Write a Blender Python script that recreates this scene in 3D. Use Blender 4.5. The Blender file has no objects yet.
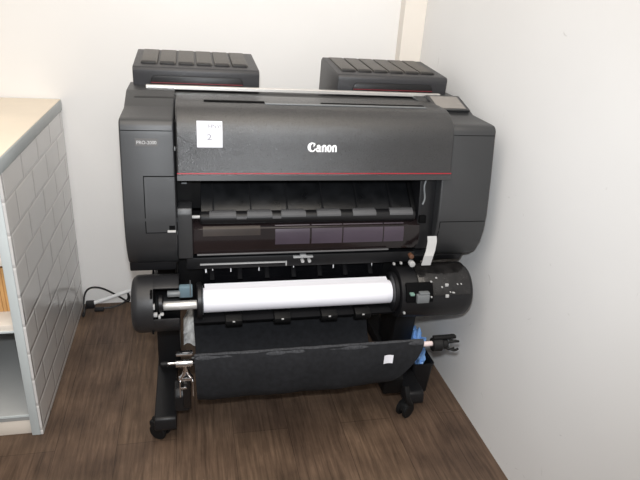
import bpy, bmesh, math, random
from mathutils import Vector, Matrix
random.seed(7)
S = bpy.context.scene
COL = S.collection
PI = math.pi

# ------------------------------------------------------------------ materials
def lin(c):
    f = lambda v: v / 12.92 if v <= .04045 else ((v + .055) / 1.055) ** 2.4
    return (f(c[0] / 255), f(c[1] / 255), f(c[2] / 255), 1)

def mat(name, rgb, rough=.5, metal=0, spec=.5, var=0, vscale=8, bump=0, bscale=300, stretch=(1, 1, 1), coat=0, rvar=0):
    m = bpy.data.materials.new(name)
    m.use_nodes = True
    nt = m.node_tree
    b = nt.nodes['Principled BSDF']
    b.inputs['Base Color'].default_value = lin(rgb)
    b.inputs['Roughness'].default_value = rough
    b.inputs['Metallic'].default_value = metal
    b.inputs['Specular IOR Level'].default_value = spec
    b.inputs['Coat Weight'].default_value = coat
    tc = nt.nodes.new('ShaderNodeTexCoord')
    mp = nt.nodes.new('ShaderNodeMapping')
    mp.inputs['Scale'].default_value = stretch
    nt.links.new(tc.outputs['Object'], mp.inputs['Vector'])
    if var or rvar:
        n = nt.nodes.new('ShaderNodeTexNoise')
        n.inputs['Scale'].default_value = vscale
        n.inputs['Detail'].default_value = 5
        nt.links.new(mp.outputs['Vector'], n.inputs['Vector'])
        if var:
            r = nt.nodes.new('ShaderNodeValToRGB')
            c = lin(rgb)
            r.color_ramp.elements[0].position = .3
            r.color_ramp.elements[1].position = .7
            r.color_ramp.elements[0].color = tuple(v * (1 - var) for v in c[:3]) + (1,)
            r.color_ramp.elements[1].color = tuple(min(1, v * (1 + var)) for v in c[:3]) + (1,)
            nt.links.new(n.outputs['Fac'], r.inputs['Fac'])
            nt.links.new(r.outputs['Color'], b.inputs['Base Color'])
        if rvar:
            mr = nt.nodes.new('ShaderNodeMapRange')
            mr.inputs['From Min'].default_value = .3
            mr.inputs['From Max'].default_value = .7
            mr.inputs['To Min'].default_value = max(0, rough - rvar)
            mr.inputs['To Max'].default_value = min(1, rough + rvar)
            nt.links.new(n.outputs['Fac'], mr.inputs['Value'])
            nt.links.new(mr.outputs['Result'], b.inputs['Roughness'])
    if bump:
        n2 = nt.nodes.new('ShaderNodeTexNoise')
        n2.inputs['Scale'].default_value = bscale
        n2.inputs['Detail'].default_value = 2
        nt.links.new(mp.outputs['Vector'], n2.inputs['Vector'])
        bp = nt.nodes.new('ShaderNodeBump')
        bp.inputs['Strength'].default_value = bump
        bp.inputs['Distance'].default_value = .002
        nt.links.new(n2.outputs['Fac'], bp.inputs['Height'])
        nt.links.new(bp.outputs['Normal'], b.inputs['Normal'])
    return m

M = {
    'cover': mat('cover_plastic', (40, 41, 43), .44, spec=.75, bump=.25, bscale=700, var=.12, vscale=5, rvar=.04),
    'housing': mat('housing_plastic', (36, 36, 38), .42, spec=.45, bump=.2, bscale=700, var=.12, vscale=5),
    'lid': mat('lid_plastic', (27, 27, 29), .29, spec=.95, bump=.55, bscale=600, var=.12, vscale=500, rvar=.03),
    'lid_trim': mat('lid_trim_plastic', (48, 48, 50), .42, var=.1),
    'black': mat('black_plastic', (21, 21, 23), .42, spec=.35, var=.15, vscale=12, bump=.15),
    'deep': mat('deep_black_plastic', (8, 8, 9), .5, spec=.2, var=.2),
    'gloss': mat('gloss_black_plastic', (16, 16, 18), .12, rvar=.05, vscale=20, var=.2),
    'deepgloss': mat('satin_black_plastic', (17, 18, 20), .32, var=.3, vscale=25, rvar=.05),
    'guide': mat('smoked_guide_plastic', (30, 24, 25), .16, var=.3, vscale=4, rvar=.04),
    'reflected': mat('purple_reflection_tint', (60, 52, 62), .3, var=.18, vscale=9),  # purple reflection on the glossy guide, put into the colour
    'brown': mat('brown_reflection_tint', (40, 31, 26), .3, var=.3, vscale=9),  # brown reflection on the glossy guide, put into the colour
    'clip': mat('textured_grey_plastic', (82, 82, 84), .6, bump=.6, bscale=500, var=.15),
    'seam': mat('seam_black', (5, 5, 6), .8, spec=.1, var=.1),
    'tank': mat('tank_plastic', (46, 46, 49), .42, bump=.3, bscale=600, var=.08),
    'tanktop': mat('tank_panel_plastic', (74, 71, 68), .48, bump=.3, bscale=600, var=.08),
    'tankdark': mat('tank_notch_plastic', (30, 28, 27), .55, var=.1),
    'silver': mat('brushed_silver', (205, 203, 200), .35, metal=.55, var=.06, vscale=3, stretch=(1, 20, 20)),
    'chrome': mat('chrome', (225, 225, 228), .14, metal=1, var=.05, vscale=30),
    'steel': mat('dull_steel', (135, 140, 145), .35, metal=.8, var=.15, vscale=20),
    'red': mat('red_stripe', (150, 20, 36), .5, var=.05),
    'white': mat('white_lettering', (244, 244, 246), .5, var=.02),
    'paper': mat('white_paper', (226, 226, 233), .6, var=.015, vscale=4),
    'label_paper': mat('label_paper', (206, 207, 214), .6, var=.015, vscale=4),
    'paper_grey': mat('grey_print', (96, 96, 106), .7, var=.1),
    'grey': mat('light_grey_plastic', (172, 172, 172), .45, var=.05),
    'midgrey': mat('mid_grey_plastic', (104, 107, 109), .45, var=.1),
    'bluegrey': mat('blue_grey_plastic', (96, 116, 126), .4, var=.1),
    'screen': mat('screen_glass', (128, 124, 120), .25, var=.05, vscale=3),
    'badge': mat('badge_grey', (70, 68, 67), .5, var=.1),
    'matte': mat('matte_black', (15, 15, 17), .8, spec=.12, var=.2),
    'fabric': mat('black_fabric', (27, 28, 31), .85, spec=.25, var=.25, vscale=60, bump=.5, bscale=900),
    'fabric_hem': mat('black_fabric_hem', (60, 61, 64), .9, spec=.2, var=.4, vscale=160, bump=.6, bscale=700),
    'rubber': mat('black_rubber', (15, 15, 16), .6, spec=.3, var=.2, vscale=30),
    'pink': mat('pale_sleeve', (212, 196, 194), .4, var=.05),
    'blue': mat('blue_plastic_film', (128, 172, 228), .35, var=.3, vscale=40),
    'cable_grey': mat('grey_cable', (220, 222, 224), .4, var=.05),
    'cable_black': mat('black_cable', (22, 22, 24), .5, var=.1),
    'worktop': mat('cream_worktop', (222, 210, 192), .45, var=.05, vscale=5),
    'worktop_edge': mat('grey_worktop_edge', (176, 182, 184), .4, var=.05, vscale=10),
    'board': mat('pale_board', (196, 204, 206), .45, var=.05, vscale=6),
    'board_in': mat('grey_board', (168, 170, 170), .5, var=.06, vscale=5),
    'kick': mat('white_kick_board', (222, 214, 204), .5, var=.05, vscale=6),
    'cane': mat('tan_wood', (218, 168, 108), .5, var=.15, vscale=14, stretch=(6, 6, 1)),
}

def wall_mat(name, rgb, marks=0):
    m = mat(name, rgb, .62, spec=.35, var=.025, vscale=1.6, bump=.06, bscale=60)
    if marks:
        nt = m.node_tree
        b = nt.nodes['Principled BSDF']
        src = b.inputs['Base Color'].links[0].from_socket
        tc = nt.nodes.new('ShaderNodeTexCoord')
        n = nt.nodes.new('ShaderNodeTexNoise'); n.inputs['Scale'].default_value = 2.2; n.inputs['Detail'].default_value = 3
        nt.links.new(tc.outputs['Object'], n.inputs['Vector'])
        n3 = nt.nodes.new('ShaderNodeTexNoise'); n3.inputs['Scale'].default_value = 16; n3.inputs['Detail'].default_value = 2
        nt.links.new(tc.outputs['Object'], n3.inputs['Vector'])
        # thin scuff lines where the noise crosses one level, only in some spots
        sb = nt.nodes.new('ShaderNodeMath'); sb.operation = 'SUBTRACT'; sb.inputs[1].default_value = .5
        ab = nt.nodes.new('ShaderNodeMath'); ab.operation = 'ABSOLUTE'
        lt = nt.nodes.new('ShaderNodeMapRange'); lt.inputs['From Min'].default_value = .0; lt.inputs['From Max'].default_value = .0035
        lt.inputs['To Min'].default_value = 1; lt.inputs['To Max'].default_value = 0
        gt = nt.nodes.new('ShaderNodeMapRange'); gt.inputs['From Min'].default_value = .6; gt.inputs['From Max'].default_value = .68
        mu = nt.nodes.new('ShaderNodeMath'); mu.operation = 'MULTIPLY'
        m2 = nt.nodes.new('ShaderNodeMath'); m2.operation = 'MULTIPLY'; m2.inputs[1].default_value = marks
        mx = nt.nodes.new('ShaderNodeMixRGB'); mx.inputs['Color2'].default_value = lin((150, 146, 142))
        nt.links.new(n.outputs['Fac'], sb.inputs[0]); nt.links.new(sb.outputs[0], ab.inputs[0])
        nt.links.new(ab.outputs[0], lt.inputs['Value']); nt.links.new(n3.outputs['Fac'], gt.inputs['Value'])
        nt.links.new(lt.outputs[0], mu.inputs[0]); nt.links.new(gt.outputs[0], mu.inputs[1])
        nt.links.new(mu.outputs[0], m2.inputs[0]); nt.links.new(m2.outputs[0], mx.inputs['Fac'])
        nt.links.new(src, mx.inputs['Color1']); nt.links.new(mx.outputs['Color'], b.inputs['Base Color'])
    return m

def floor_mat():
    m = bpy.data.materials.new('dark_wood_planks'); m.use_nodes = True
    nt = m.node_tree; b = nt.nodes['Principled BSDF']
    L = nt.links.new
    tc = nt.nodes.new('ShaderNodeTexCoord')
    mp = nt.nodes.new('ShaderNodeMapping'); mp.inputs['Rotation'].default_value = (0, 0, PI / 2); mp.inputs['Location'].default_value = (.33, .07, 0)
    L(tc.outputs['Object'], mp.inputs['Vector'])
    br = nt.nodes.new('ShaderNodeTexBrick')
    br.inputs['Scale'].default_value = 1
    br.inputs['Brick Width'].default_value = 1.2; br.inputs['Row Height'].default_value = .19
    br.inputs['Mortar Size'].default_value = .0012; br.inputs['Mortar Smooth'].default_value = .3
    br.inputs['Color1'].default_value = lin((104, 86, 71)); br.inputs['Color2'].default_value = lin((95, 78, 66))
    br.inputs['Mortar'].default_value = lin((74, 60, 50))
    L(mp.outputs['Vector'], br.inputs['Vector'])
    g = nt.nodes.new('ShaderNodeMapping'); g.inputs['Scale'].default_value = (46, 3.2, 1)
    L(tc.outputs['Object'], g.inputs['Vector'])
    n = nt.nodes.new('ShaderNodeTexNoise'); n.inputs['Scale'].default_value = 1.6; n.inputs['Detail'].default_value = 8; n.inputs['Roughness'].default_value = .65
    n.inputs['Distortion'].default_value = .6
    L(g.outputs['Vector'], n.inputs['Vector'])
    rp = nt.nodes.new('ShaderNodeValToRGB')
    rp.color_ramp.elements[0].position = .32; rp.color_ramp.elements[0].color = (.52, .50, .49, 1)
    rp.color_ramp.elements[1].position = .72; rp.color_ramp.elements[1].color = (1.26, 1.24, 1.21, 1)
    L(n.outputs['Fac'], rp.inputs['Fac'])
    n2 = nt.nodes.new('ShaderNodeTexNoise'); n2.inputs['Scale'].default_value = 5; n2.inputs['Detail'].default_value = 4
    L(tc.outputs['Object'], n2.inputs['Vector'])
    r2 = nt.nodes.new('ShaderNodeValToRGB')
    r2.color_ramp.elements[0].position = .3; r2.color_ramp.elements[0].color = (.6, .58, .58, 1)
    r2.color_ramp.elements[1].position = .7; r2.color_ramp.elements[1].color = (1.25, 1.24, 1.22, 1)
    L(n2.outputs['Fac'], r2.inputs['Fac'])
    m1 = nt.nodes.new('ShaderNodeMixRGB'); m1.blend_type = 'MULTIPLY'; m1.inputs['Fac'].default_value = 1
    L(br.outputs['Color'], m1.inputs['Color1']); L(rp.outputs['Color'], m1.inputs['Color2'])
    m2 = nt.nodes.new('ShaderNodeMixRGB'); m2.blend_type = 'MULTIPLY'; m2.inputs['Fac'].default_value = 1
    L(m1.outputs['Color'], m2.inputs['Color1']); L(r2.outputs['Color'], m2.inputs['Color2'])
    L(m2.outputs['Color'], b.inputs['Base Color'])
    b.inputs['Roughness'].default_value = .5; b.inputs['Specular IOR Level'].default_value = .35
    bp = nt.nodes.new('ShaderNodeBump'); bp.inputs['Strength'].default_value = .25; bp.inputs['Distance'].default_value = .002
    L(n.outputs['Fac'], bp.inputs['Height']); L(bp.outputs['Normal'], b.inputs['Normal'])
    return m

def tile_mat():
    m = bpy.data.materials.new('white_brick_tiles'); m.use_nodes = True
    nt = m.node_tree; b = nt.nodes['Principled BSDF']; L = nt.links.new
    tc = nt.nodes.new('ShaderNodeTexCoord')
    sp = nt.nodes.new('ShaderNodeSeparateXYZ'); cb = nt.nodes.new('ShaderNodeCombineXYZ')
    ax = nt.nodes.new('ShaderNodeMath'); ax.operation = 'ADD'; ax.inputs[1].default_value = .115
    az = nt.nodes.new('ShaderNodeMath'); az.operation = 'ADD'; az.inputs[1].default_value = -.022
    L(tc.outputs['Object'], sp.inputs[0]); L(sp.outputs['Y'], ax.inputs[0]); L(sp.outputs['Z'], az.inputs[0])
    L(ax.outputs[0], cb.inputs['X']); L(az.outputs[0], cb.inputs['Y'])
    def brick(mort, smooth):
        br = nt.nodes.new('ShaderNodeTexBrick')
        br.inputs['Scale'].default_value = 1; br.inputs['Brick Width'].default_value = .2; br.inputs['Row Height'].default_value = .1
        br.inputs['Mortar Size'].default_value = mort; br.inputs['Mortar Smooth'].default_value = smooth
        L(cb.outputs[0], br.inputs['Vector'])
        return br
    br = brick(.0022, .1)
    br.inputs['Color1'].default_value = lin((214, 213, 212)); br.inputs['Color2'].default_value = lin((206, 205, 205))
    br.inputs['Mortar'].default_value = lin((186, 184, 182))
    L(br.outputs['Color'], b.inputs['Base Color'])
    b2 = brick(.010, 1.0)
    n = nt.nodes.new('ShaderNodeTexNoise'); n.inputs['Scale'].default_value = 9; n.inputs['Detail'].default_value = 1
    L(tc.outputs['Object'], n.inputs['Vector'])
    mu = nt.nodes.new('ShaderNodeMath'); mu.operation = 'MULTIPLY_ADD'; mu.inputs[1].default_value = -1
    ms = nt.nodes.new('ShaderNodeMath'); ms.operation = 'MULTIPLY'; ms.inputs[1].default_value = .35
    L(n.outputs['Fac'], ms.inputs[0])
    L(b2.outputs['Fac'], mu.inputs[0]); L(ms.outputs[0], mu.inputs[2])
    bp = nt.nodes.new('ShaderNodeBump'); bp.inputs['Strength'].default_value = .6; bp.inputs['Distance'].default_value = .003
    L(mu.outputs[0], bp.inputs['Height']); L(bp.outputs['Normal'], b.inputs['Normal'])
    b.inputs['Roughness'].default_value = .14
    b.inputs['Specular IOR Level'].default_value = .7
    return m

# ------------------------------------------------------------------ mesh helpers
class G:
    """collects shapes for one mesh object (world coordinates)"""
    def __init__(self): self.bm = bmesh.new()
    def add(self, t, bev=0, seg=2, only=None):
        if bev:
            es = [e for e in t.edges if only is None or only(e)]
            bmesh.ops.bevel(t, geom=es, offset=bev, segments=seg, affect='EDGES', profile=.5, clamp_overlap=True)
        me = bpy.data.meshes.new('t'); t.to_mesh(me); t.free()
        self.bm.from_mesh(me); bpy.data.meshes.remove(me)
        return self
    def box(self, x0, x1, y0, y1, z0, z1, bev=0, seg=2, rot=None, piv=None):
        t = bmesh.new()
        bmesh.ops.create_cube(t, size=1)
        for v in t.verts:
            v.co = Vector((x0 + (v.co.x + .5) * (x1 - x0), y0 + (v.co.y + .5) * (y1 - y0), z0 + (v.co.z + .5) * (z1 - z0)))
        if rot is not None:
            p = Vector(piv) if piv else Vector(((x0 + x1) / 2, (y0 + y1) / 2, (z0 + z1) / 2))
            bmesh.ops.rotate(t, verts=t.verts, cent=p, matrix=rot)
        return self.add(t, bev, seg)
    def prism(self, prof, a0, a1, bev=0, seg=2, axis='X', caps_only=False):
        """extrude a closed 2-D outline along an axis: X -> (Y,Z), Y -> (X,Z), Z -> (X,Y)"""
        t = bmesh.new()
        def P(a, p):
            return {'X': (a, p[0], p[1]), 'Y': (p[0], a, p[1]), 'Z': (p[0], p[1], a)}[axis]
        A = [t.verts.new(P(a0, p)) for p in prof]; B = [t.verts.new(P(a1, p)) for p in prof]
        n = len(prof)
        t.faces.new(A); t.faces.new(B[::-1])
        for i in range(n): t.faces.new((A[i], B[i], B[(i + 1) % n], A[(i + 1) % n]))
        bmesh.ops.recalc_face_normals(t, faces=t.faces)
        k = 'XYZ'.index(axis)
        only = (lambda e: abs(e.verts[0].co[k] - e.verts[1].co[k]) < 1e-6) if caps_only else None
        return self.add(t, bev, seg, only)
    def lathe(self, prof, p0, d, n=32, close=True):
        """revolve (distance along axis, radius) pairs about the axis p0 + t*d"""
        t = bmesh.new()
        d = Vector(d).normalized(); p0 = Vector(p0)
        u = d.orthogonal().normalized(); w = d.cross(u)
        R = []
        for (s, r) in prof:
            R.append([t.verts.new(p0 + d * s + (u * math.cos(2 * PI * k / n) + w * math.sin(2 * PI * k / n)) * max(r, 1e-5)) for k in range(n)])
        for a, b in zip(R, R[1:]):
            for k in range(n): t.faces.new((a[k], a[(k + 1) % n], b[(k + 1) % n], b[k]))
        if close: t.faces.new(R[0][::-1]); t.faces.new(R[-1])
        bmesh.ops.recalc_face_normals(t, faces=t.faces)
        return self.add(t)
    def cyl(self, p0, p1, r, n=24, bev=0):
        p0, p1 = Vector(p0), Vector(p1); l = (p1 - p0).length
        pr = [(0, r), (l, r)] if not bev else [(0, r - bev), (bev * .3, r - bev * .3), (bev, r), (l - bev, r), (l - bev * .3, r - bev * .3), (l, r - bev)]
        return self.lathe(pr, p0, p1 - p0, n)
    def tube(self, pts, r, n=10, smooth=6):
        P = [Vector(p) for p in pts]
        if smooth:
            Q = []
            for i in range(len(P) - 1):
                a, b, c, d = P[max(0, i - 1)], P[i], P[i + 1], P[min(len(P) - 1, i + 2)]
                for k in range(smooth):
                    s = k / smooth
                    Q.append(.5 * ((2 * b) + (c - a) * s + (2 * a - 5 * b + 4 * c - d) * s * s + (3 * b - a - 3 * c + d) * s ** 3))
            Q.append(P[-1]); P = Q
        t = bmesh.new(); R = []
        u = None
        for i, p in enumerate(P):
            d = (P[min(i + 1, len(P) - 1)] - P[max(i - 1, 0)]).normalized()
            u = d.orthogonal().normalized() if u is None else (u - d * u.dot(d)).normalized()
            w = d.cross(u)
            R.append([t.verts.new(p + (u * math.cos(2 * PI * k / n) + w * math.sin(2 * PI * k / n)) * r) for k in range(n)])
        for a, b in zip(R, R[1:]):
            for k in range(n): t.faces.new((a[k], a[(k + 1) % n], b[(k + 1) % n], b[k]))
        t.faces.new(R[0][::-1]); t.faces.new(R[-1])
        bmesh.ops.recalc_face_normals(t, faces=t.faces)
        return self.add(t)
    def sheet(self, fn, nu, nv, th=0):
        """a surface fn(u,v) for u,v in 0..1, optionally with thickness"""
        t = bmesh.new()
        V = [[t.verts.new(fn(i / nu, j / nv)) for j in range(nv + 1)] for i in range(nu + 1)]
        for i in range(nu):
            for j in range(nv): t.faces.new((V[i][j], V[i + 1][j], V[i + 1][j + 1], V[i][j + 1]))
        bmesh.ops.recalc_face_normals(t, faces=t.faces)
        if th:
            bmesh.ops.solidify(t, geom=t.faces[:], thickness=th)
        return self.add(t)
    def poly(self, pts, th=None):
        """flat polygon (list of 3-D points), no thickness"""
        t = bmesh.new(); t.faces.new([t.verts.new(p) for p in pts])
        return self.add(t)

def woff(o):
    v = Vector((0, 0, 0))
    while o is not None:
        v += o.location; o = o.parent
    return v

def obj(name, g, m, parent=None, smooth=True, origin=None, label=None):
    bm = g.bm
    off = woff(parent) if parent else Vector(origin) if origin is not None else Vector((0, 0, 0))
    if parent is None and origin is None:
        xs = [v.co for v in bm.verts]
        off = Vector((sum(c.x for c in xs) / len(xs), sum(c.y for c in xs) / len(xs), min(c.z for c in xs)))
    for v in bm.verts: v.co -= off
    bmesh.ops.remove_doubles(bm, verts=bm.verts, dist=1e-6)
    me = bpy.data.meshes.new(name); bm.to_mesh(me); bm.free()
    if smooth:
        for p in me.polygons: p.use_smooth = True
        try: me.set_sharp_from_angle(angle=math.radians(32))
        except Exception: pass
    me.materials.append(m)
    o = bpy.data.objects.new(name, me); COL.objects.link(o)
    if parent: o.parent = parent
    else: o.location = off
    if label: o['label'] = label
    return o

def tag(o, label, cat, group=None):
    o['label'] = label; o['category'] = cat
    if group: o['group'] = group
    return o

def thing(name, loc, label, cat, group=None):
    o = bpy.data.objects.new(name, None); COL.objects.link(o)
    o.empty_display_size = .1; o.location = loc
    return tag(o, label, cat, group)

def struct(name, g, m, smooth=False):
    o = obj(name, g, m, smooth=smooth, origin=(0, 0, 0)); o['kind'] = 'structure'
    return o

def copy_part(o, parent, d):
    c = o.copy(); COL.objects.link(c); c.parent = parent
    c.location = o.location + Vector(d)
    for ch in list(o.children):
        k = ch.copy(); COL.objects.link(k); k.parent = c
    return c

def text_polys(s, size):
    """outline of a string in the built-in typeface, as a list of (points, faces)"""
    cu = bpy.data.curves.new('t', 'FONT'); cu.body = s; cu.size = size; cu.resolution_u = 4
    o = bpy.data.objects.new('t', cu); COL.objects.link(o)
    bpy.context.view_layer.update()
    me = bpy.data.meshes.new_from_object(o.evaluated_get(bpy.context.evaluated_depsgraph_get()))
    V = [v.co.copy() for v in me.vertices]; F = [tuple(p.vertices) for p in me.polygons]
    bpy.data.objects.remove(o); bpy.data.curves.remove(cu); bpy.data.meshes.remove(me)
    return V, F

def put_text(g, s, size, x0, z0, fy, width=None):
    V, F = text_polys(s, size)
    w = max(v.x for v in V) - min(v.x for v in V); mx = min(v.x for v in V)
    k = (width / w) if width else 1
    vs = [g.bm.verts.new((x0 + (v.x - mx) * k, fy(z0 + v.y), z0 + v.y)) for v in V]
    for f in F:
        try: g.bm.faces.new([vs[i] for i in f])
        except ValueError: pass

# ------------------------------------------------------------------ the setting
WB, WR = 2.469, .979
g = G(); g.box(-2.2, WR + .1, -1.2, WB + .1, -.05, 0); struct('floor', g, floor_mat())
g = G(); g.box(-2.2, WR + .1, WB, WB + .1, 0, 2.6); struct('wall_back', g, wall_mat('back_wall_paint', (231, 230, 229), .0))
g = G(); g.box(WR, WR + .1, -1.2, WB, 0, 2.6); struct('wall_right', g, wall_mat('right_wall_paint', (230, 230, 230), .6))
g = G(); g.box(.884, WR, 2.412, WB, 0, 1.475, .002); g.box(.881, WR, 2.409, WB, 1.479, 2.6, .002)
struct('trim_1', g, wall_mat('pipe_boxing_paint', (228, 222, 214)))

# ------------------------------------------------------------------ the printer
PR = thing('large_format_printer', (.36, 1.85, 0), 'large black floor-standing roll-fed photo printer with red stripe and white brand lettering', 'printer')
XL, XR = -.186, .924
# main chassis behind the lid
g = G()
g.prism([(1.80, .66), (1.80, 1.085), (1.925, 1.09), (1.94, 1.02), (2.26, 1.02), (2.30, .99), (2.30, .70), (2.2, .66)], XL + .02, XR - .02, .008)
obj('chassis', g, M['black'], PR)

def side_prof():
    P = [(1.85, .606), (1.66, .612)]
    # belly curve from bottom to front
    P += [(1.612, .620), (1.578, .648), (1.556, .690), (1.545, .737), (1.546, .79)]
    P += [(1.562, .90), (1.583, 1.02)]
    for k in range(1, 6):
        a = PI - k / 6 * PI / 2
        P.append((1.609 + .024 * math.cos(a), 1.039 + .024 * math.sin(a)))
    P += [(1.622, 1.063), (1.75, 1.065), (1.758, 1.068), (1.842, 1.095), (1.85, 1.097), (1.985, 1.098), (2.00, 1.02), (2.26, 1.02), (2.30, .99), (2.30, .70), (2.24, .62)]
    return P
SP = side_prof()
def frontY(z):
    pts = [(.690, 1.556), (.737, 1.545), (.79, 1.546), (.90, 1.562), (1.02, 1.583), (1.039, 1.585), (1.06, 1.61)]
    for (a, b), (c, d) in zip(pts, pts[1:]):
        if a <= z <= c: return b + (d - b) * (z - a) / (c - a)
    return pts[0][1] if z < .7 else 1.61
def plate(g, x0, x1, z0, z1, dy, th=.003, n=6, fy=frontY, bev=0):
    """thin plate lying on the front surface fy, standing proud by dy"""
    g.sheet(lambda u, v: (x0 + (x1 - x0) * u, fy(z0 + (z1 - z0) * v) - dy, z0 + (z1 - z0) * v), 1, n)
    g.sheet(lambda u, v: (x0 + (x1 - x0) * u, fy(z0 if v < .5 else z1) - dy + th * (1 - 0), z0 + (z1 - z0) * v), 1, 1)
    t = bmesh.new()
    zs = [z0 + (z1 - z0) * k / n for k in range(n + 1)]
    for x in (x0, x1):
        F = [t.verts.new((x, fy(z) - dy, z)) for z in zs] + [t.verts.new((x, fy(z) - dy + th, z)) for z in zs[::-1]]
        t.faces.new(F)
    for z in (z0, z1):
        t.faces.new([t.verts.new(p) for p in ((x0, fy(z) - dy, z), (x1, fy(z) - dy, z), (x1, fy(z) - dy + th, z), (x0, fy(z) - dy + th, z))])
    g.add(t)

# left cover
g = G(); g.prism(SP, XL, -.0425, .005, 3, caps_only=True); lc = obj('side_cover', g, M['cover'], PR)
g = G(); plate(g, -.129, -.0445, .749, .913, .0006); obj('door_gap', g, M['seam'], lc)
g = G(); plate(g, -.1265, -.0455, .752, .9105, .0022); dr = obj('service_door', g, M['cover'], lc)
g = G(); plate(g, -.064, -.048, .752, .772, .0030); obj('door_notch', g, M['seam'], dr)
g = G(); g.box(-.069, -.046, 1.535, 1.55, .7535, .7585, .001); obj('latch_tab', g, M['grey'], dr, label='pale grey latch tab')
g = G(); plate(g, XL + .004, -.047, 1.0335, 1.0352, .0008); obj('cover_seam', g, M['seam'], lc)
g = G(); plate(g, -.1455, -.086, .993, 1.0135, .0015); bd = obj('badge', g, M['badge'], lc, label='grey model badge')
g = G(); put_text(g, 'PRO-2000', .0130, -.1415, .9988, lambda z: frontY(z) - .0022, .052); obj('lettering', g, M['grey'], bd)
g = G(); g.prism([(1.605, .600), (1.60, .64), (1.66, .655), (1.80, .655), (1.80, .60)], -.186, -.05, .004); obj('lower_cover', g, M['black'], lc)
g = G(); g.box(-.062, -.047, 1.60, 1.615, .657, .662, .001); obj('pale_catch', g, M['grey'], lc)
g = G(); g.box(-.112, -.107, 1.598, 1.606, .634, .640, .001); obj('pale_screw', g, M['grey'], lc)

# right cover
g = G(); g.prism(SP, .757, XR + .002, .006, 3, caps_only=True); rc = obj('side_cover', g, M['cover'], PR)
g = G(); plate(g, .765, XR - .004, .7645, .7665, .0008)
obj('cover_seam', g, M['seam'], rc)
g = G(); plate(g, .765, .7672, .66, .7665, .0008, fy=lambda z: frontY(z) if z > .69 else 1.556 + (.690 - z) * .52); obj('cover_seam', g, M['seam'], rc)
g = G(); plate(g, .766, XR - .002, 1.0335, 1.0350, .0008)
obj('cover_seam', g, M['seam'], rc)
g = G(); g.prism([(1.63, .588), (1.615, .615), (1.66, .645), (1.80, .645), (1.80, .59)], .72, .905, .006); obj('lower_cover', g, M['black'], rc)
# the touch screen lies on the slanted step
def slant(y): return 1.067 + (y - 1.765) * (1.094 - 1.067) / .08
g = G(); g.prism([(1.765, 1.0665), (1.755, 1.078), (1.86, 1.107), (1.885, 1.098)], .792, .915, .003); ts = obj('control_panel', g, M['cover'], PR)
g = G()
def scr(u, v):
    y = 1.764 + v * .086; return (.802 + u * .100, y, 1.078 + (y - 1.755) * .029 / .105 + .0012)
g.sheet(scr, 1, 1); obj('screen', g, M['screen'], ts, label='grey unlit touch screen')

# the lid
LP = [(1.542, .906), (1.556, .97), (1.560, 1.00), (1.564, 1.03), (1.570, 1.051), (1.582, 1.071), (1.602, 1.085), (1.620, 1.094), (1.645, 1.0995), (1.70, 1.101), (1.80, 1.097), (1.84, 1.090)]
def lidY(z):
    for (y0, z0), (y1, z1) in zip(LP, LP[1:]):
        if z0 <= z <= z1: return y0 + (y1 - y0) * (z - z0) / (z1 - z0)
    return LP[0][0]
g = G(); g.prism(LP + [(1.84, 1.06), (1.70, 1.06), (1.60, .99), (1.575, .906)], -.038, .778, .006, 3, caps_only=True)
lid = obj('top_lid', g, M['lid'], PR)
for p in lid.data.polygons: p.use_smooth = True
g = G(); plate(g, -.037, .777, .9242, .9268, .0012, fy=lidY, n=2); obj('red_stripe', g, M['red'], lid, label='thin red stripe')
g = G(); plate(g, -.037, .777, .9065, .9205, .0012, fy=lidY, n=2); obj('lower_trim', g, M['lid_trim'], lid)
# handle slots along the top of the lid
for a, b in ((.041, .215), (.385, .712)):
    g = G(); g.box(a, b, 1.668, 1.686, 1.0995, 1.1032, .0012); obj('handle_slot', g, M['seam'], lid)
g = G(); g.box(.215, .712, 1.652, 1.664, 1.0995, 1.1030, .0012); obj('handle_lip', g, M['midgrey'], lid, label='pale lip of the lid handle')

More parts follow.
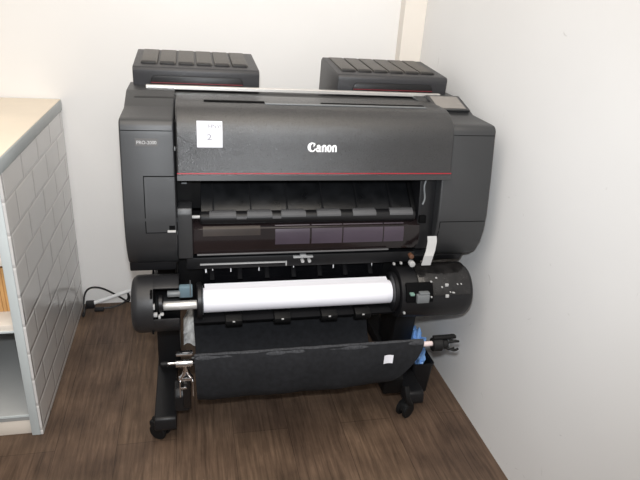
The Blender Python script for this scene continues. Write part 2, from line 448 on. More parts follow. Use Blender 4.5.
# brand lettering, cut from strokes: heavy, flared letters
def canon(g, x0, z0, W, fy):
    H = W * .31; xh = H * .75
    def ring(cx, cz, ro, rzo, ri, rzi, a0, a1, dx=0, n=28):
        P = []
        for k in range(n + 1):
            a = a0 + (a1 - a0) * k / n; P.append((cx + ro * math.cos(a), cz + rzo * math.sin(a)))
        Q = []
        for k in range(n + 1):
            a = a0 + (a1 - a0) * k / n; Q.append((cx + dx + ri * math.cos(a), cz + rzi * math.sin(a)))
        for k in range(n):
            g.poly([(p[0], fy(p[1]), p[1]) for p in (P[k], P[k + 1], Q[k + 1], Q[k])])
    def quad(*pts): g.poly([(p[0], fy(p[1]), p[1]) for p in pts])
    u = W / 100.
    # C
    ring(x0 + 15 * u, z0 + H * .5, 15 * u, H * .5, 7.2 * u, H * .36, .62, 2 * PI - .35, dx=2.6 * u)
    quad((x0 + 25.5 * u, z0 + H * .98), (x0 + 20 * u, z0 + H * .86), (x0 + 20 * u, z0 + H * .50), (x0 + 23.5 * u, z0 + H * .62))
    # a
    ax = x0 + 29 * u
    ring(ax + 6.4 * u, z0 + xh * .34, 6.4 * u, xh * .36, 2.3 * u, xh * .17, 0, 2 * PI)
    quad((ax + 8.6 * u, z0), (ax + 15.2 * u, z0), (ax + 15.2 * u, z0 + xh * .70), (ax + 8.6 * u, z0 + xh * .70))
    ring(ax + 8.4 * u, z0 + xh * .66, 6.8 * u, xh * .36, 1.4 * u, xh * .14, 0, PI * .93)
    quad((ax + 14.8 * u, z0), (ax + 17.6 * u, z0), (ax + 16.6 * u, z0 + xh * .16), (ax + 14.8 * u, z0 + xh * .16))
    def n_(sx):
        quad((sx, z0), (sx + 6 * u, z0), (sx + 6 * u, z0 + xh * .96), (sx, z0 + xh * .80))
        quad((sx - 1.6 * u, z0 + xh * .80), (sx + 6 * u, z0 + xh * 1.02), (sx + 6 * u, z0 + xh * .72), (sx - 1.6 * u, z0 + xh * .66))
        ring(sx + 9.2 * u, z0 + xh * .60, 7.0 * u, xh * .42, 1.3 * u, xh * .22, 0, PI * .95)
        quad((sx + 10.4 * u, z0), (sx + 16.2 * u, z0), (sx + 16.2 * u, z0 + xh * .64), (sx + 10.4 * u, z0 + xh * .64))
    n_(x0 + 48.5 * u)
    ring(x0 + 74.0 * u, z0 + xh * .5, 8.2 * u, xh * .53, 2.3 * u, xh * .36, 0, 2 * PI)
    n_(x0 + 83.8 * u)
g = G(); canon(g, .327, .9865, .086, lambda z: lidY(z) - .0012); obj('brand_lettering', g, M['white'], lid, smooth=False, label='white brand lettering')

# silver bar along the back of the lid
g = G(); g.box(-.131, .862, 1.893, 1.913, 1.0935, 1.1050, .0015, 1); obj('silver_bar', g, M['silver'], PR, label='silver bar along the top')

# ink tank covers
def tank(x0):
    x1 = x0 + .402
    P = [(1.945, 1.021), (1.938, 1.13)]
    for k in range(0, 6):
        a = PI - k / 5 * PI * .46
        P.append((1.952 + .015 * math.cos(a), 1.1405 + .015 * math.sin(a)))
    P += [(2.205, 1.178), (2.222, 1.168), (2.235, 1.021)]
    g = G(); g.prism(P, x0, x1, .003, 2, caps_only=True)
    t = obj('ink_tank_cover', g, M['tank'], PR)
    top = lambda y: 1.1565 + (y - 1.955) * (1.178 - 1.1565) / .25
    w = .0515
    for k in range(6):
        cx = x0 + .049 + k * .0588
        g = G()
        g.prism([(1.985, top(1.985) - .002), (1.983, top(1.985) + .0035), (1.991, top(1.991) + .006), (2.196, top(2.196) + .0035), (2.198, top(2.198) - .002)], cx - w / 2, cx + w / 2, .0015)
        f = obj('ink_flap', g, M['tanktop'], t)
        g = G(); g.prism([(1.980, top(1.98) - .001), (1.980, top(1.98) + .0055), (1.996, top(1.99) + .0078), (1.998, top(1.99))], cx - w * .46, cx + w * .40, .001)
        obj('finger_notch', g, M['tankdark'], f)
    g = G(); g.prism([(x0 + .052, 1.098), (x0 + .056, 1.120), (x0 + .066, 1.129), (x1 - .066, 1.129), (x1 - .056, 1.120), (x1 - .052, 1.098)], 1.9335, 1.945, .002, axis='Y')
    h = obj('hand_recess', g, M['black'], t)
    g = G(); g.box(x0 + .055, x1 - .055, 1.9325, 1.945, 1.1055, 1.1080); obj('red_line', g, mat('dark_red_line', (110, 26, 34), .5, var=.05), h, label='thin dark red line')
    return t
tank(-.172); tank(.4990)

# output opening: recessed back panel with ribs
g = G(); g.prism([(1.74, .905), (1.76, .90), (1.63, .775), (1.61, .785)], .026, .700, .002); op = obj('output_panel', g, M['deepgloss'], PR)
for k in range(6):
    x = .060 + k * .112
    g = G(); g.prism([(1.735, .905), (1.732, .902), (1.608, .792), (1.612, .788)], x, x + .004); obj('guide_rib', g, M['black'], op)
g = G(); g.box(.01, .655, 1.612, 1.617, .8865, .8905, .001); obj('feed_bar', g, M['lid_trim'], op)
g = G(); g.box(-.045, .76, 1.60, 1.82, .894, .905); obj('opening_header', g, M['deep'], PR)
g = G(); g.box(-.046, .001, 1.63, 1.80, .80, .9); g.box(.0, .027, 1.66, 1.80, .78, .9); obj('left_recess', g, M['deep'], PR)
for z in (.872, .881):
    g = G(); g.box(-.028, -.012, 1.615, 1.632, z, z + .004, .001); obj('pale_contact', g, M['midgrey'], PR)
# right inner cheek, slanted
g = G(); g.prism([(1.565, .665), (1.60, .90), (1.82, .90), (1.82, .665)], .704, .757, .002); ck = obj('inner_cheek', g, M['black'], PR)
g = G(); g.box(.706, .728, 1.568, 1.59, .752, .776, .001, rot=Matrix.Rotation(-.147, 3, 'X')); obj('square_socket', g, M['seam'], ck)
g = G(); g.prism([(1.72, .90), (1.60, .79), (1.60, .78), (1.64, .78), (1.80, .90)], .688, .704, .002); obj('cheek_web', g, M['deep'], ck)
g = G(); g.tube([(.719, 1.59, .893), (.712, 1.583, .87), (.716, 1.576, .835), (.710, 1.573, .815)], .003); obj('wire', g, M['midgrey'], ck)
# left pillar
g = G(); g.prism([(1.556, .66), (1.556, .80), (1.562, .817), (1.62, .817), (1.62, .66)], -.0415, .0, .003); pl = obj('guide_pillar', g, M['cover'], PR)
for z in (.735, .775, .985):
    g = G(); g.box(-.0430, -.0395, 1.562, 1.58, z, z + .009, .0008); obj('hinge_pin', g, M['midgrey'], pl)
g = G(); g.box(-.0430, -.0395, 1.575, 1.61, .66, 1.06); obj('hinge_gap', g, M['seam'], PR)
# roller bar with textured clips
g = G(); g.cyl((.022, 1.592, .775), (.694, 1.592, .775), .0195, 24, .006); rb = obj('output_roller', g, M['black'], PR)
g = G(); g.cyl((-.002, 1.585, .781), (.03, 1.585, .781), .005, 12, .001); obj('bright_pin', g, M['grey'], rb)
for a, b in ((.128, .158), (.235, .262)):
    g = G(); g.box(a, b, 1.570, 1.58, .776, .784, .002); obj('roller_spacer', g, M['clip'], rb)
for i, (a, b) in enumerate(((.049, .128), (.160, .235), (.262, .338), (.372, .448), (.486, .562), (.606, .684))):
    g = G(); g.prism([(1.598, .7945), (1.582, .7955), (1.5735, .787), (1.5735, .770), (1.580, .770), (1.60, .785)], a, b, .0015)
    n = int((b - a) / .0055)
    for k in range(n): g.box(a + .002 + k * .0055, a + .0055 + k * .0055, 1.584, 1.597, .794, .7985, .0006)
    obj('roller_clip', g, M['clip'], rb)
# smoked guide below the roller
GP = [(1.615, .762), (1.590, .759), (1.574, .745), (1.568, .72), (1.566, .69), (1.570, .668), (1.60, .660), (1.62, .66)]
def guideY(z):
    Q = [(.660, 1.60), (.668, 1.570), (.69, 1.566), (.72, 1.568), (.745, 1.574), (.759, 1.590)]
    for (a, b), (c, d) in zip(Q, Q[1:]):
        if a <= z <= c: return b + (d - b) * (z - a) / (c - a)
    return 1.6
g = G(); g.prism(GP, .0, .712, .002, caps_only=True); sg = obj('output_guide', g, M['guide'], PR)
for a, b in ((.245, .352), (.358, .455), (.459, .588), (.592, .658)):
    g = G(); plate(g, a, b, .694, .752, .0008, .002, 5, guideY); obj('guide_reflection', g, M['reflected'], sg, label='painted dull purple reflection')  # purple reflections on the guide, put in as thin tinted plates
g = G(); plate(g, .03, .20, .725, .752, .0008, .002, 4, guideY); obj('guide_reflection', g, M['brown'], sg, label='painted dull brown reflection')  # brown reflection on the guide, likewise a tinted plate
g = G(); g.cyl((.012, 1.562, .668), (.610, 1.562, .668), .0028, 10); obj('guide_lip', g, M['clip'], sg)
# right release lever, a bent pale strip
g = G()
LV = [(1.548, .716, .752), (1.540, .700, .752), (1.528, .672, .745), (1.520, .660, .738), (1.520, .628, .733)]
def lev(u, v):
    s = v * (len(LV) - 1); i = min(int(s), len(LV) - 2); f = s - i
    y, z, x = [LV[i][k] + (LV[i + 1][k] - LV[i][k]) * f for k in range(3)]
    return (x - .021 + .031 * u, y, z)
g.sheet(lev, 2, 12, .003); obj('release_lever', g, M['grey'], PR, label='pale grey release lever')
g = G(); g.cyl((.692, 1.54, .620), (.692, 1.56, .620), .010, 20, .002); obj('release_knob', g, M['grey'], PR)
g = G(); g.cyl((.688, 1.545, .645), (.688, 1.565, .645), .008, 16, .002); obj('brown_knob', g, mat('brown_plastic', (92, 62, 46), .5, var=.1), PR)

# underbody
g = G(); g.box(-.045, .757, 1.63, 1.80, .64, .67, .004); ub = obj('underbody', g, M['deep'], PR)
g = G(); g.box(-.02, .72, 1.60, 1.66, .600, .640, .004); fr = obj('feed_rail', g, M['black'], PR)
g = G(); g.box(.02, .285, 1.594, 1.601, .6165, .6205, .001); g.box(.285, .289, 1.592, 1.60, .607, .622, .001); obj('bright_strip', g, M['grey'], fr)
g = G(); g.box(.308, .372, 1.588, 1.60, .6335, .6400, .002); g.box(.33, .350, 1.586, 1.60, .6365, .645, .002)
obj('release_catch', g, M['grey'], fr, label='pale release catch')
for x in (.338, .360):
    g = G(); g.cyl((x, 1.584, .624), (x, 1.60, .624), .0055, 12); obj('catch_roller', g, M['grey'], fr)
# slanted feed guide behind the paper roll
g = G(); g.prism([(1.66, .61), (1.67, .61), (1.70, .44), (1.68, .44)], .0, .70, .002); fg = obj('feed_guide', g, M['gloss'], PR)
for k in range(8):
    x = .05 + k * .087
    g = G(); g.prism([(1.658, .612), (1.66, .60), (1.640, .565), (1.615, .553), (1.612, .556), (1.632, .575)], x, x + .014, .001); obj('feed_finger', g, M['matte'], fg)
for k, x in enumerate((.036, .058, .115, .205, .318, .452, .585)):
    g = G(); g.box(x, x + (.005 if k == 0 else .0025), 1.634, 1.638, .571, .606 if k == 0 else .590); obj('bright_edge', g, M['white'], fg)
# lower feed lip with small brackets
g = G(); g.prism([(1.54, .440), (1.53, .452), (1.545, .462), (1.68, .462), (1.68, .435)], .0, .68, .003); lp = obj('lower_lip', g, M['matte'], PR)
for x in (.118, .270, .422, .534):
    g = G(); g.prism([(1.530, .434), (1.512, .446), (1.512, .463), (1.535, .472), (1.56, .466), (1.55, .434)], x - .026, x + .026, .003); b_ = obj('lip_bracket', g, M['deep'], lp)
    g = G(); g.box(x - .004, x + .003, 1.5095, 1.513, .4595, .4625); obj('bracket_glint', g, M['grey'], b_)  # tiny glint on each bracket, put in as a pale block

g = G(); g.box(-.05, .03, 1.665, 1.70, .44, .645, .003); g.box(.64, .76, 1.665, 1.70, .44, .645, .003); g.box(-.05, .76, 1.70, 1.715, .44, .645, .003); obj('rear_plate', g, M['deep'], PR)
# roll unit housings
RC = (1.57, .507)            # axis of the roll
def drum(g, x0, x1, r, dome0=0, dome1=0):
    pr = []
    if dome0:
        for k in range(5):
            a = k / 5 * PI / 2; pr.append((dome0 * (1 - math.sin(a)) , r - dome0 * (1 - math.cos(a)) if 0 else r - dome0 * (1 - math.sin(PI / 2 * (k / 5)))))
    pr.append((dome0, r)); pr.append((x1 - x0 - dome1, r))
    if dome1:
        for k in range(1, 6):
            a = k / 5 * PI / 2; pr.append((x1 - x0 - dome1 + dome1 * math.sin(a), r - dome1 * (1 - math.cos(a))))
    g.lathe(pr, (x0, RC[0], RC[1]), (1, 0, 0), 40)
g = G()
pr = [(0, .072), (.004, .080), (.012, .086), (.020, .088), (.062, .088), (.062, .05)]
g.lathe(pr, (-.180, RC[0], RC[1]), (1, 0, 0), 48)
hl = obj('roll_housing', g, M['housing'], PR)
def cshell(g, x0, x1, ro, a0, a1, th=.006, n=24):
    P = [(RC[0] - ro * math.cos(a0 + (a1 - a0) * k / n), RC[1] + ro * math.sin(a0 + (a1 - a0) * k / n)) for k in range(n + 1)]
    P += [(RC[0] - (ro - th) * math.cos(a1 + (a0 - a1) * k / n), RC[1] + (ro - th) * math.sin(a1 + (a0 - a1) * k / n)) for k in range(n + 1)]
    g.prism(P, x0, x1, .001)
# the drum's shell to the right of the cap, open in front: upper lip and lower bowl
g = G(); cshell(g, -.119, -.044, .087, 1.02, 2.6); cshell(g, -.119, -.044, .087, -1.9, -.10); obj('housing_shell', g, M['housing'], hl)
g = G(); cshell(g, -.119, -.044, .066, 1.3, 4.9, .01); g.box(-.125, -.119, 1.50, 1.65, .44, .58); obj('housing_cavity', g, M['deep'], hl)
for q in ((-.118, -.107, .500, .511), (-.105, -.098, .493, .503), (-.119, -.113, .525, .540), (-.100, -.089, .503, .509)):
    g = G(); g.box(q[0], q[1], 1.497, 1.51, q[2], q[3], .002); obj('pale_tooth', g, M['grey'], hl)
g = G(); g.cyl((-.078, 1.535, .556), (-.040, 1.535, .556), .010, 16, .002); obj('drive_shaft', g, M['midgrey'], hl)
g = G(); g.box(-.044, -.004, 1.53, 1.55, .542, .580, .004); obj('bearing', g, M['bluegrey'], hl, label='blue-grey bearing block')
g = G(); g.box(-.012, -.009, 1.51, 1.515, .56, .61); obj('bright_rod', g, M['steel'], hl)
g = G()
g.lathe([(0, .02), (.003, .026), (.012, .026), (.015, .02)], (-.105, 1.525, .530), (1, 0, 0), 20)
obj('drive_gear', g, M['black'], hl)

# right housing: gloss upper half and plain bowl
g = G()
pr = [(0, .084), (.215, .091), (.235, .0885), (.246, .081), (.250, .07), (.2505, .0)]
g.lathe(pr, (.652, RC[0], RC[1]), (1, 0, 0), 56)
hr = obj('roll_housing', g, M['black'], PR)
g = G(); cshell(g, .706, .884, .0935, .30, 2.1, .006); gp = obj('gloss_panel', g, mat('gloss_speckled_panel', (30, 29, 29), .10, rvar=.08, vscale=30, var=.5, bump=.5, bscale=45), hr, label='glossy dark panel of the roll housing')
def on_drum(x, px_z, r=.0955):
    s = (px_z - RC[1]) / r; s = max(-1, min(1, s)); return RC[0] - r * math.cos(math.asin(s))
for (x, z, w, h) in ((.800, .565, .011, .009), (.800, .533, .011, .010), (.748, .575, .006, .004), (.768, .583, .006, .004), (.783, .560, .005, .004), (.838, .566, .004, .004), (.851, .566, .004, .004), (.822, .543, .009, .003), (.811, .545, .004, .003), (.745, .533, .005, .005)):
    y = on_drum(x, z); g = G(); g.box(x - w / 2, x + w / 2, y - .003, y + .004, z - h / 2, z + h / 2, .001); obj('painted_glint', g, M['grey'], gp)  # glints of the glossy panel, put in as small pale blocks
g = G(); cshell(g, .662, .752, .0955, .10, .80, .01, 12); cv = obj('housing_cavity', g, M['seam'], hr)
g = G(); g.box(.693, .735, 1.466, 1.485, .517, .545, .003); g.box(.701, .735, 1.470, 1.488, .545, .552, .002); obj('grey_latch', g, M['midgrey'], hr, label='grey latch block')
g = G(); g.box(.668, .682, 1.466, 1.480, .546, .553, .001); obj('green_tab', g, mat('green_grey_plastic', (110, 140, 130), .4, var=.1), hr)
for (x, z) in ((.640, .610), (.664, .612), (.664, .472)):
    y = on_drum(x, z, .089); g = G(); g.box(x - .003, x + .003, y - .003, y + .006, z - .003, z + .003); obj('pale_screw', g, M['grey'], hr)

# spindle with flanges
SX = 1.57
g = G(); g.cyl((-.094, 1.535, .515), (.008, 1.535, .515), .0140, 28, .002); sp_ = obj('spindle', g, M['silver'], PR, label='bright silver spindle')
def flange(x0, x1, r):
    g = G(); g.lathe([(0, .03), (0, r - .004), (.003, r), (x1 - x0 - .003, r), (x1 - x0, r - .004), (x1 - x0, .03)], (x0, SX, .508), (1, 0, 0), 40)
    return obj('flange', g, M['black'], sp_)
flange(.008, .024, .058); flange(.636, .652, .066)
g = G(); g.lathe([(0, .03), (0, .045), (.004, .046), (.004, .03)], (.0235, SX, .508), (1, 0, 0), 32); obj('flange_ring', g, M['steel'], sp_)

# stand
def foot(x0, x1, y0, inner):
    g = G(); g.prism([(y0, .056), (y0 - .004, .066), (y0 + .002, .100), (y0 + .012, .106), (2.16, .106), (2.17, .096), (2.17, .056)], x0, x1, .005)
    f = obj('foot', g, M['black'], PR)
    g = G()
    if inner > 0: g.prism([(1.50, .14), (1.496, .20), (1.515, .222), (1.56, .222), (1.60, .14)], x1 - .002, x1 + .044, .006)
    else: g.prism([(1.50, .135), (1.496, .20), (1.515, .222), (1.56, .222), (1.60, .135)], x0 - .104, x0 - .036, .006)
    obj('arm_mount', g, M['deep'] if inner < 0 else M['black'], f)
    return f
foot(-.137, -.067, 1.513, 1); foot(.737, .806, 1.528, -1)
g = G(); g.prism([(1.80, .10), (1.80, .30), (1.79, .30), (1.79, .47), (1.93, .47), (1.93, .10)], -.134, -.055, .005); lg = obj('stand_leg', g, M['black'], PR)
g = G(); g.box(-.136, -.053, 1.795, 1.93, .28, .284); obj('leg_seam', g, M['seam'], lg)
g = G(); g.box(-.12, -.06, 1.80, 1.93, .45, .64, .004); obj('leg_upright', g, M['deep'], lg)
g = G(); g.prism([(1.78, .10), (1.74, .47), (1.93, .47), (1.93, .10)], .755, .838, .005); lg2 = obj('stand_leg', g, M['black'], PR)
g = G(); g.box(.76, .83, 1.78, 1.93, .45, .64, .004); obj('leg_upright', g, M['deep'], lg2)
g = G(); g.box(-.055, .757, 1.86, 1.92, .50, .58, .006); obj('cross_beam', g, M['deep'], PR)
g = G(); g.box(.64, .69, 1.76, 1.84, .33, .365, .004, rot=Matrix.Rotation(.3, 3, 'Y')); obj('rear_bracket', g, M['midgrey'], PR)
g = G(); g.tube([(.56, 1.75, .46), (.66, 1.76, .40), (.75, 1.78, .34)], .004); obj('rear_wire', g, M['black'], PR)

def caster(x, y, ang, top):
    c = None
    R = Matrix.Rotation(ang, 3, 'Z')
    def tr(gg):
        for v in gg.bm.verts: v.co = R @ v.co + Vector((x, y, 0))
    g = G()
    g.prism([(-.026, .030), (-.020, .058), (.006, .066), (.03, .066), (.03, .05), (.012, .03)], -.019, .019, .004)
    g.cyl((0, .018, .055), (0, .018, top), .011, 16)
    tr(g); c = obj('caster', g, M['rubber'], PR)
    for s in (-1, 1):
        g = G(); g.lathe([(0, .012), (0, .026), (.003, .030), (.011, .030), (.014, .026), (.014, .012)], (s * .0145 - .007, 0, .030), (1, 0, 0), 28); tr(g)
        obj('wheel', g, M['rubber'], c)
    return c
caster(-.122, 1.555, 1.0, .07); caster(.744, 1.540, -1.0, .085)
caster(-.102, 2.12, .1, .078); caster(.768, 2.12, -.1, .078)
# brake pedal arm beside the right front caster
g = G(); g.tube([(.716, 1.50, .165), (.722, 1.485, .125), (.738, 1.49, .092)], .010, 10); obj('caster_stem', g, M['rubber'], PR)

# catch basket: black cloth hung from a front rod
BY, BZ = 1.42, .402
g = G(); g.cyl((-.012, BY, BZ), (.71, BY, BZ), .0065, 14); rod = obj('basket_rod', g, M['black'], PR)
sec = [(1.412, .412), (1.402, .385), (1.396, .345), (1.400, .290), (1.412, .258), (1.445, .228), (1.50, .218), (1.56, .232), (1.60, .27), (1.625, .33), (1.63, .40), (1.62, .452)]
def secf(t):
    s = t * (len(sec) - 1); i = min(int(s), len(sec) - 2); f = s - i
    a, b, c, d = [Vector(sec[max(0, min(len(sec) - 1, j))]) for j in (i - 1, i, i + 1, i + 2)]
    return .5 * ((2 * b) + (c - a) * f + (2 * a - 5 * b + 4 * c - d) * f * f + (3 * b - a - 3 * c + d) * f ** 3)
def cloth(u, v):
    p = secf(v)
    k = max(0, min(1, (.40 - p.y) / .16))
    a_ = .712 - .100 * k ** 1.3
    b_ = .600 - .015 * (1 - k)
    q_ = max(0, min(1, (v - .45) / .2)); xr = a_ * (1 - q_) + b_ * q_
    xl = -.004 + .006 * k
    x = xl + (xr - xl) * u
    # slack folds near the top hem and a sag in the middle
    w = math.sin(u * 21 + v * 6) * .0022 + math.sin(u * 47 - v * 11) * .0010
    sag = -.006 * math.sin(PI * u) * math.sin(PI * min(1, v * 2)) if v < .5 else 0
    lift = .012 * max(0, u - .8) / .2 * k
    return (x, p.x + w * (1 if v < .6 else .5), p.y + sag * .6 + lift)
g = G(); g.sheet(cloth, 60, 44, .002); bk = obj('catch_basket', g, M['fabric'], PR, label='black cloth paper catch basket')
g = G()
def hem(u, v):
    a = -.6 + v * 3.6
    w = math.sin(u * 60) * .0006
    return (-.004 + .716 * u, BY - (.011 + w) * math.cos(a), BZ + (.011 + w) * math.sin(a))
g.sheet(hem, 40, 8, .0015); obj('basket_hem', g, M['fabric_hem'], bk)
g = G()
g.sheet(lambda u, v: (.576 + .030 * u, 1.392 + .003 * math.sin(PI * u) - .004 * v * 0, .350 + .030 * v), 3, 2, .001)
obj('care_tag', g, M['paper'], bk, label='small white tag')
# left end: chrome clamp and its arm
g = G(); g.cyl((-.058, BY, .386), (-.008, BY, .386), .011, 20, .002); g.cyl((-.096, BY, .388), (-.056, BY, .388), .0045, 12, .001)
g.box(-.056, -.009, BY - .008, BY + .012, .416, .423, .002)
g.tube([(-.03, BY, .378), (-.034, BY + .01, .345), (-.045, BY + .012, .325)], .006, 10); g.tube([(-.03, BY, .378), (-.024, BY + .01, .345), (-.012, BY + .012, .325)], .005, 10)
g.box(-.052, -.010, BY + .006, BY + .022, .315, .327, .003); g.box(-.050, -.046, BY, BY + .02, .262, .318, .001); g.box(-.012, -.008, BY, BY + .02, .262, .318, .001); g.box(-.046, -.028, BY + .002, BY + .014, .289, .296, .002)
cl = obj('chrome_clamp', g, M['chrome'], PR, label='bright chrome clamp')
for a, b, z in ((-.100, -.080, .388), (-.008, .004, .384)):
    g = G(); g.cyl((a, BY, z), (b, BY, z), .007, 14, .001); obj('clamp_tip', g, M['rubber'], cl)
g = G(); g.prism([(1.428, .315), (1.452, .315), (1.54, .20), (1.535, .15), (1.50, .15)], -.042, -.018, .004); obj('basket_arm', g, M['black'], PR)
g = G(); g.prism([(1.445, .36), (1.465, .36), (1.56, .19), (1.55, .14), (1.52, .14)], .650, .664, .003); obj('basket_arm', g, M['matte'], PR)
# right end: pale sleeve and black star knob
g = G(); g.cyl((.708, BY, .394), (.748, BY, .394), .0085, 20, .001); obj('pale_sleeve', g, M['pink'], rod, label='pale pinkish sleeve')
g = G(); g.lathe([(0, .014), (.002, .022), (.030, .023), (.036, .018), (.050, .018), (.052, .012)], (.744, BY, .390), (1, 0, 0), 24)
kb = obj('end_knob', g, M['rubber'], rod)
g = G(); g.lathe([(0, .010), (0, .0175), (.003, .0175), (.003, .010)], (.796, BY, .390), (1, 0, 0), 20); obj('knob_ring', g, M['steel'], kb)
g = G()
for k in range(5):
    a = k * 2 * PI / 5 + .5
    cy, cz = BY + .022 * math.sin(a), .390 + .022 * math.cos(a)
    g.tube([(.788, BY + .012 * math.sin(a), .390 + .012 * math.cos(a)), (.803, cy, cz), (.816, cy + .004 * math.sin(a), cz + .004 * math.cos(a)), (.828, cy, cz)], .0042, 8, 4)
g.box(.745, .822, BY - .008, BY + .008, .412, .421, .002)
obj('knob_prong', g, M['rubber'], kb)

# ------------------------------------------------------------------ media and label
g = G()
g.lathe([(0, .019), (0, .0375), (.001, .0385), (.609, .0385), (.610, .0375), (.610, .019)], (.0255, SX, .508), (1, 0, 0), 56)
pr_ = tag(obj('paper_roll', g, M['paper'], origin=(.33, SX, .47)), 'roll of white paper held on the spindle across the printer front', 'paper roll')
g = G()
def tail(u, v):
    a = PI * .5 + .1 - v * .0
    P = [(SX + .004, .5463), (SX + .014, .5475), (SX + .022, .5487), (SX + .028, .5505)]
    s = v * 3; i = min(int(s), 2); f = s - i
    return (.032 + .596 * u, P[i][0] + (P[i + 1][0] - P[i][0]) * f, P[i][1] + (P[i + 1][1] - P[i][1]) * f)
g.sheet(tail, 4, 6); obj('paper_end', g, M['paper'], pr_)

g = G()
g.sheet(lambda u, v: (.0185 + .0690 * u, lidY(.9965 + .069 * v) - .0016, .9965 + .069 * v), 2, 14)
pn = tag(obj('paper_label', g, M['label_paper'], origin=(.05, 1.55, .995)), 'square white paper label stuck on the left of the black lid', 'label')
g = G()
ty = lambda z: lidY(z) - .0022
put_text(g, 'HNVI', .0140, .0500, 1.0485, ty, .034)
obj('lettering', g, M['paper_grey'], pn)
g = G(); put_text(g, '2', .0225, .0455, 1.0170, ty, .013); obj('lettering', g, mat('pale_grey_print', (140, 140, 148), .7, var=.05), pn)
g = G(); plate(g, .026, .044, 1.0478, 1.0486, .0020, .0003, 1, lidY); obj('ruled_line', g, M['paper_grey'], pn)

# ------------------------------------------------------------------ counter on the left
CX = -.501
CT = thing('counter_unit', (-.95, 2.04, 0), 'open shelf counter unit with white brick tiled end against the left of the back wall', 'cabinet')
g = G(); g.box(CX - .008, CX, 1.613, 2.462, .001, .900, .001); obj('tiled_end', g, tile_mat(), CT, smooth=False, label='white brick tiled end panel')
g = G(); g.box(-.536, CX - .0085, 1.613, 2.462, 0, .900, .002); obj('end_board', g, M['board'], CT)
for z0, z1, n in ((.058, .082, 'bottom_board'), (.398, .424, 'shelf'), (.622, .648, 'shelf')):
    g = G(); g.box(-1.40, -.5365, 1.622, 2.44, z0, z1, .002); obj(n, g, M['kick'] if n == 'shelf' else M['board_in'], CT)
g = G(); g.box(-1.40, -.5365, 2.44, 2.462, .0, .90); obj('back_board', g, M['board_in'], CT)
g = G(); g.box(-1.424, -1.40, 1.613, 2.462, 0, .90, .002); obj('end_board', g, M['board'], CT)
g = G(); g.box(-1.40, -.5365, 1.625, 1.645, .0, .0575, .002); obj('kick_board', g, M['kick'], CT)
g = G(); g.box(-1.40, -.5365, 1.618, 1.6225, .398, .4035); g.box(-1.40, -.5365, 1.618, 1.6225, .075, .0815); obj('shelf_edge', g, M['board'], CT)
WT = thing('worktop', (-.95, 2.04, .902), 'cream worktop with pale grey edge on the tiled counter', 'worktop')
g = G(); g.box(-1.44, -.498, 1.602, 2.466, .902, .9435, .003); obj('slab', g, M['worktop_edge'], WT)
g = G(); g.box(-1.438, -.500, 1.604, 2.464, .9435, .9460, .001); obj('top_surface', g, M['worktop'], WT, label='cream top surface')

# slatted wooden box on the shelf
g = G(); g.box(-.86, -.563, 1.712, 2.0, .4245, .575, .002)
for k in range(27): g.box(-.859 + k * .011, -.8485 + k * .011, 1.703, 1.713, .4245, .578, .002)
for k in range(26): g.box(-.5655, -.5545, 1.714 + k * .011, 1.7245 + k * .011, .4245, .578, .002)
tag(obj('slatted_box', g, M['cane']), 'tan slatted wooden box on the middle shelf of the counter', 'box')

# ------------------------------------------------------------------ floor things
# narrow bin with a blue bag
g = G()
bx0, bx1, by0, by1 = .812, .880, 1.655, 1.90
def ringpts(x0, x1, y0, y1, z, r=.012, n=5):
    P = []
    for (cx, cy, a) in ((x1 - r, y1 - r, 0), (x0 + r, y1 - r, PI / 2), (x0 + r, y0 + r, PI), (x1 - r, y0 + r, 3 * PI / 2)):
        for k in range(n): P.append((cx + r * math.cos(a + k / (n - 1) * PI / 2), cy + r * math.sin(a + k / (n - 1) * PI / 2), z))
    return P
t = bmesh.new()
loops = [[t.verts.new(p) for p in ringpts(bx0 - e, bx1 + e, by0 - e, by1 + e, z)] for e, z in ((0, .0005), (.007, .130), (.010, .130), (.010, .138), (.004, .138), (-.003, .004))]
for a, b in zip(loops, loops[1:]):
    for k in range(len(a)): t.faces.new((a[k], a[(k + 1) % len(a)], b[(k + 1) % len(b)], b[k]))
t.faces.new(loops[0][::-1]); t.faces.new(loops[-1])
bmesh.ops.recalc_face_normals(t, faces=t.faces)
g.add(t); tag(obj('waste_bin', g, M['black']), 'small narrow black bin on the floor by the right wall', 'bin')
t = bmesh.new(); bmesh.ops.create_icosphere(t, subdivisions=4, radius=1)
for v in t.verts:
    c = v.co.copy()
    n = .16 * math.sin(9 * c.x + 5 * c.z) * math.sin(8 * c.y - 3 * c.x) + .10 * math.sin(17 * c.z + 11 * c.y) + .05 * math.sin(31 * c.x + 23 * c.y)
    k = 1 + n * max(0, .35 + c.z)
    z = c.z * k
    wx = .026 if z < .1 else .036
    v.co = Vector((.847 + c.x * k * wx + .016 * max(0, z), 1.775 + c.y * k * .098 + .02 * max(0, z), .104 + z * (.092 if z > 0 else .055)))
g = G(); g.add(t); tag(obj('plastic_bag', g, M['blue']), 'crumpled blue plastic bag stuffed in the small black bin', 'bag')

# crumpled printed paper behind the left leg
g = G()
def crump(u, v):
    x = -.048 + .120 * u + .010 * math.sin(v * 7) * u
    z = .004 + .150 * v * (.62 + .38 * math.sin(u * 7.5 - .6)) + .006 * math.sin(u * 17 + v * 3) * v
    y = 2.075 + .10 * v + .016 * math.sin(u * 11 + v * 9) + .02 * abs(math.sin(v * 6))
    return (x, y, z)
g.sheet(crump, 9, 9, .001)
cp = tag(obj('crumpled_paper', g, mat('printed_white_paper', (228, 228, 226), .6, var=.25, vscale=26), smooth=False), 'crumpled printed white paper on the floor behind the left printer leg', 'paper')

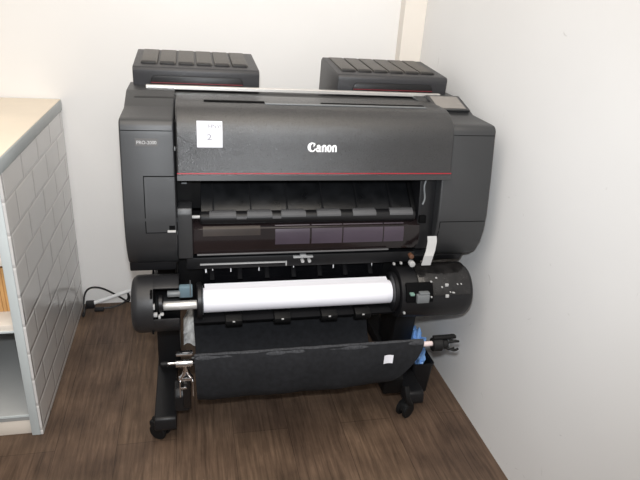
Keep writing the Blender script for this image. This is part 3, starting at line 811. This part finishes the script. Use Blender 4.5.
# cables by the corner
PC = thing('power_cord', (-.47, 2.40, 0), 'looped black power cord with black plug on the floor by the tiled counter', 'cord')
g = G(); g.tube([(-.478, 2.40, .030), (-.486, 2.385, .014), (-.492, 2.36, .008), (-.486, 2.348, .008), (-.484, 2.37, .012), (-.489, 2.40, .045), (-.484, 2.415, .080), (-.468, 2.42, .104), (-.442, 2.425, .110), (-.407, 2.43, .099), (-.368, 2.43, .075), (-.322, 2.425, .043), (-.300, 2.42, .03), (-.292, 2.42, .055), (-.305, 2.425, .085)], .0042, 8); obj('cable', g, M['cable_black'], PC)
g = G(); g.tube([(-.300, 2.425, .075), (-.300, 2.42, .045), (-.330, 2.415, .022), (-.376, 2.41, .010), (-.440, 2.405, .012)], .0042, 8); obj('cable', g, M['cable_black'], PC)
g = G(); g.box(-.482, -.444, 2.392, 2.418, .016, .050, .006); g.box(-.446, -.405, 2.388, 2.412, .0015, .016, .004); obj('plug', g, M['cable_black'], PC)
g = G(); g.tube([(-.447, 2.405, .040), (-.40, 2.405, .055), (-.33, 2.402, .082), (-.27, 2.40, .104), (-.20, 2.38, .135), (-.13, 2.33, .20), (-.09, 2.30, .30), (-.08, 2.29, .42), (-.08, 2.285, .655)], .0085, 10)
tag(obj('grey_cable', g, M['cable_grey']), 'thick pale grey cable running from the black plug to the back of the printer', 'cable')

# ------------------------------------------------------------------ light
w = bpy.data.worlds.new('room_light'); S.world = w; w.use_nodes = True
bgn = w.node_tree.nodes['Background']
bgn.inputs['Color'].default_value = (1.0, .975, .95, 1); bgn.inputs['Strength'].default_value = .42

def lamp(name, typ, loc, energy, color, size=.1, target=None, **k):
    d = bpy.data.lights.new(name, typ); d.energy = energy; d.color = color
    if typ == 'AREA': d.shape = 'DISK'; d.size = size
    else: d.shadow_soft_size = size
    for a, b in k.items(): setattr(d, a, b)
    o = bpy.data.objects.new(name, d); COL.objects.link(o); o.location = loc
    if target: o.rotation_euler = (Vector(target) - Vector(loc)).to_track_quat('-Z', 'Y').to_euler()
    return o
lamp('camera_flash', 'SPOT', (-.005, .03, 1.50), 96, (.92, .96, 1.0), .025, (.34, 1.8, .78), spot_size=math.radians(98), spot_blend=1.0)
lamp('ceiling_lamp', 'AREA', (-.1, .5, 2.9), 62, (1.0, .91, .80), 2.6, (0.1, 1.3, 0))

# ------------------------------------------------------------------ camera
f = 568.85
yw, pt, rl = math.radians(13.8), math.radians(23.74), math.radians(4.12)
cy, sy, cp_, sp2 = math.cos(yw), math.sin(yw), math.cos(pt), math.sin(pt)
fw = Vector((sy * cp_, cy * cp_, -sp2)); rt = Vector((cy, -sy, 0)); up = rt.cross(fw)
rt, up = math.cos(rl) * rt + math.sin(rl) * up, -math.sin(rl) * rt + math.cos(rl) * up
cam = bpy.data.cameras.new('camera'); cam.sensor_width = 36; cam.lens = f / 640 * 36; cam.clip_start = .02
co = bpy.data.objects.new('camera', cam); COL.objects.link(co)
mw = Matrix.Identity(4)
for i in range(3):
    mw[i][0], mw[i][1], mw[i][2] = rt[i], up[i], -fw[i]
mw.translation = (0, 0, 1.414)
co.matrix_world = mw
S.camera = co
S.view_settings.view_transform = 'Standard'
S.view_settings.look = 'None'
S.view_settings.exposure = 0
S.cycles.blur_glossy = .2
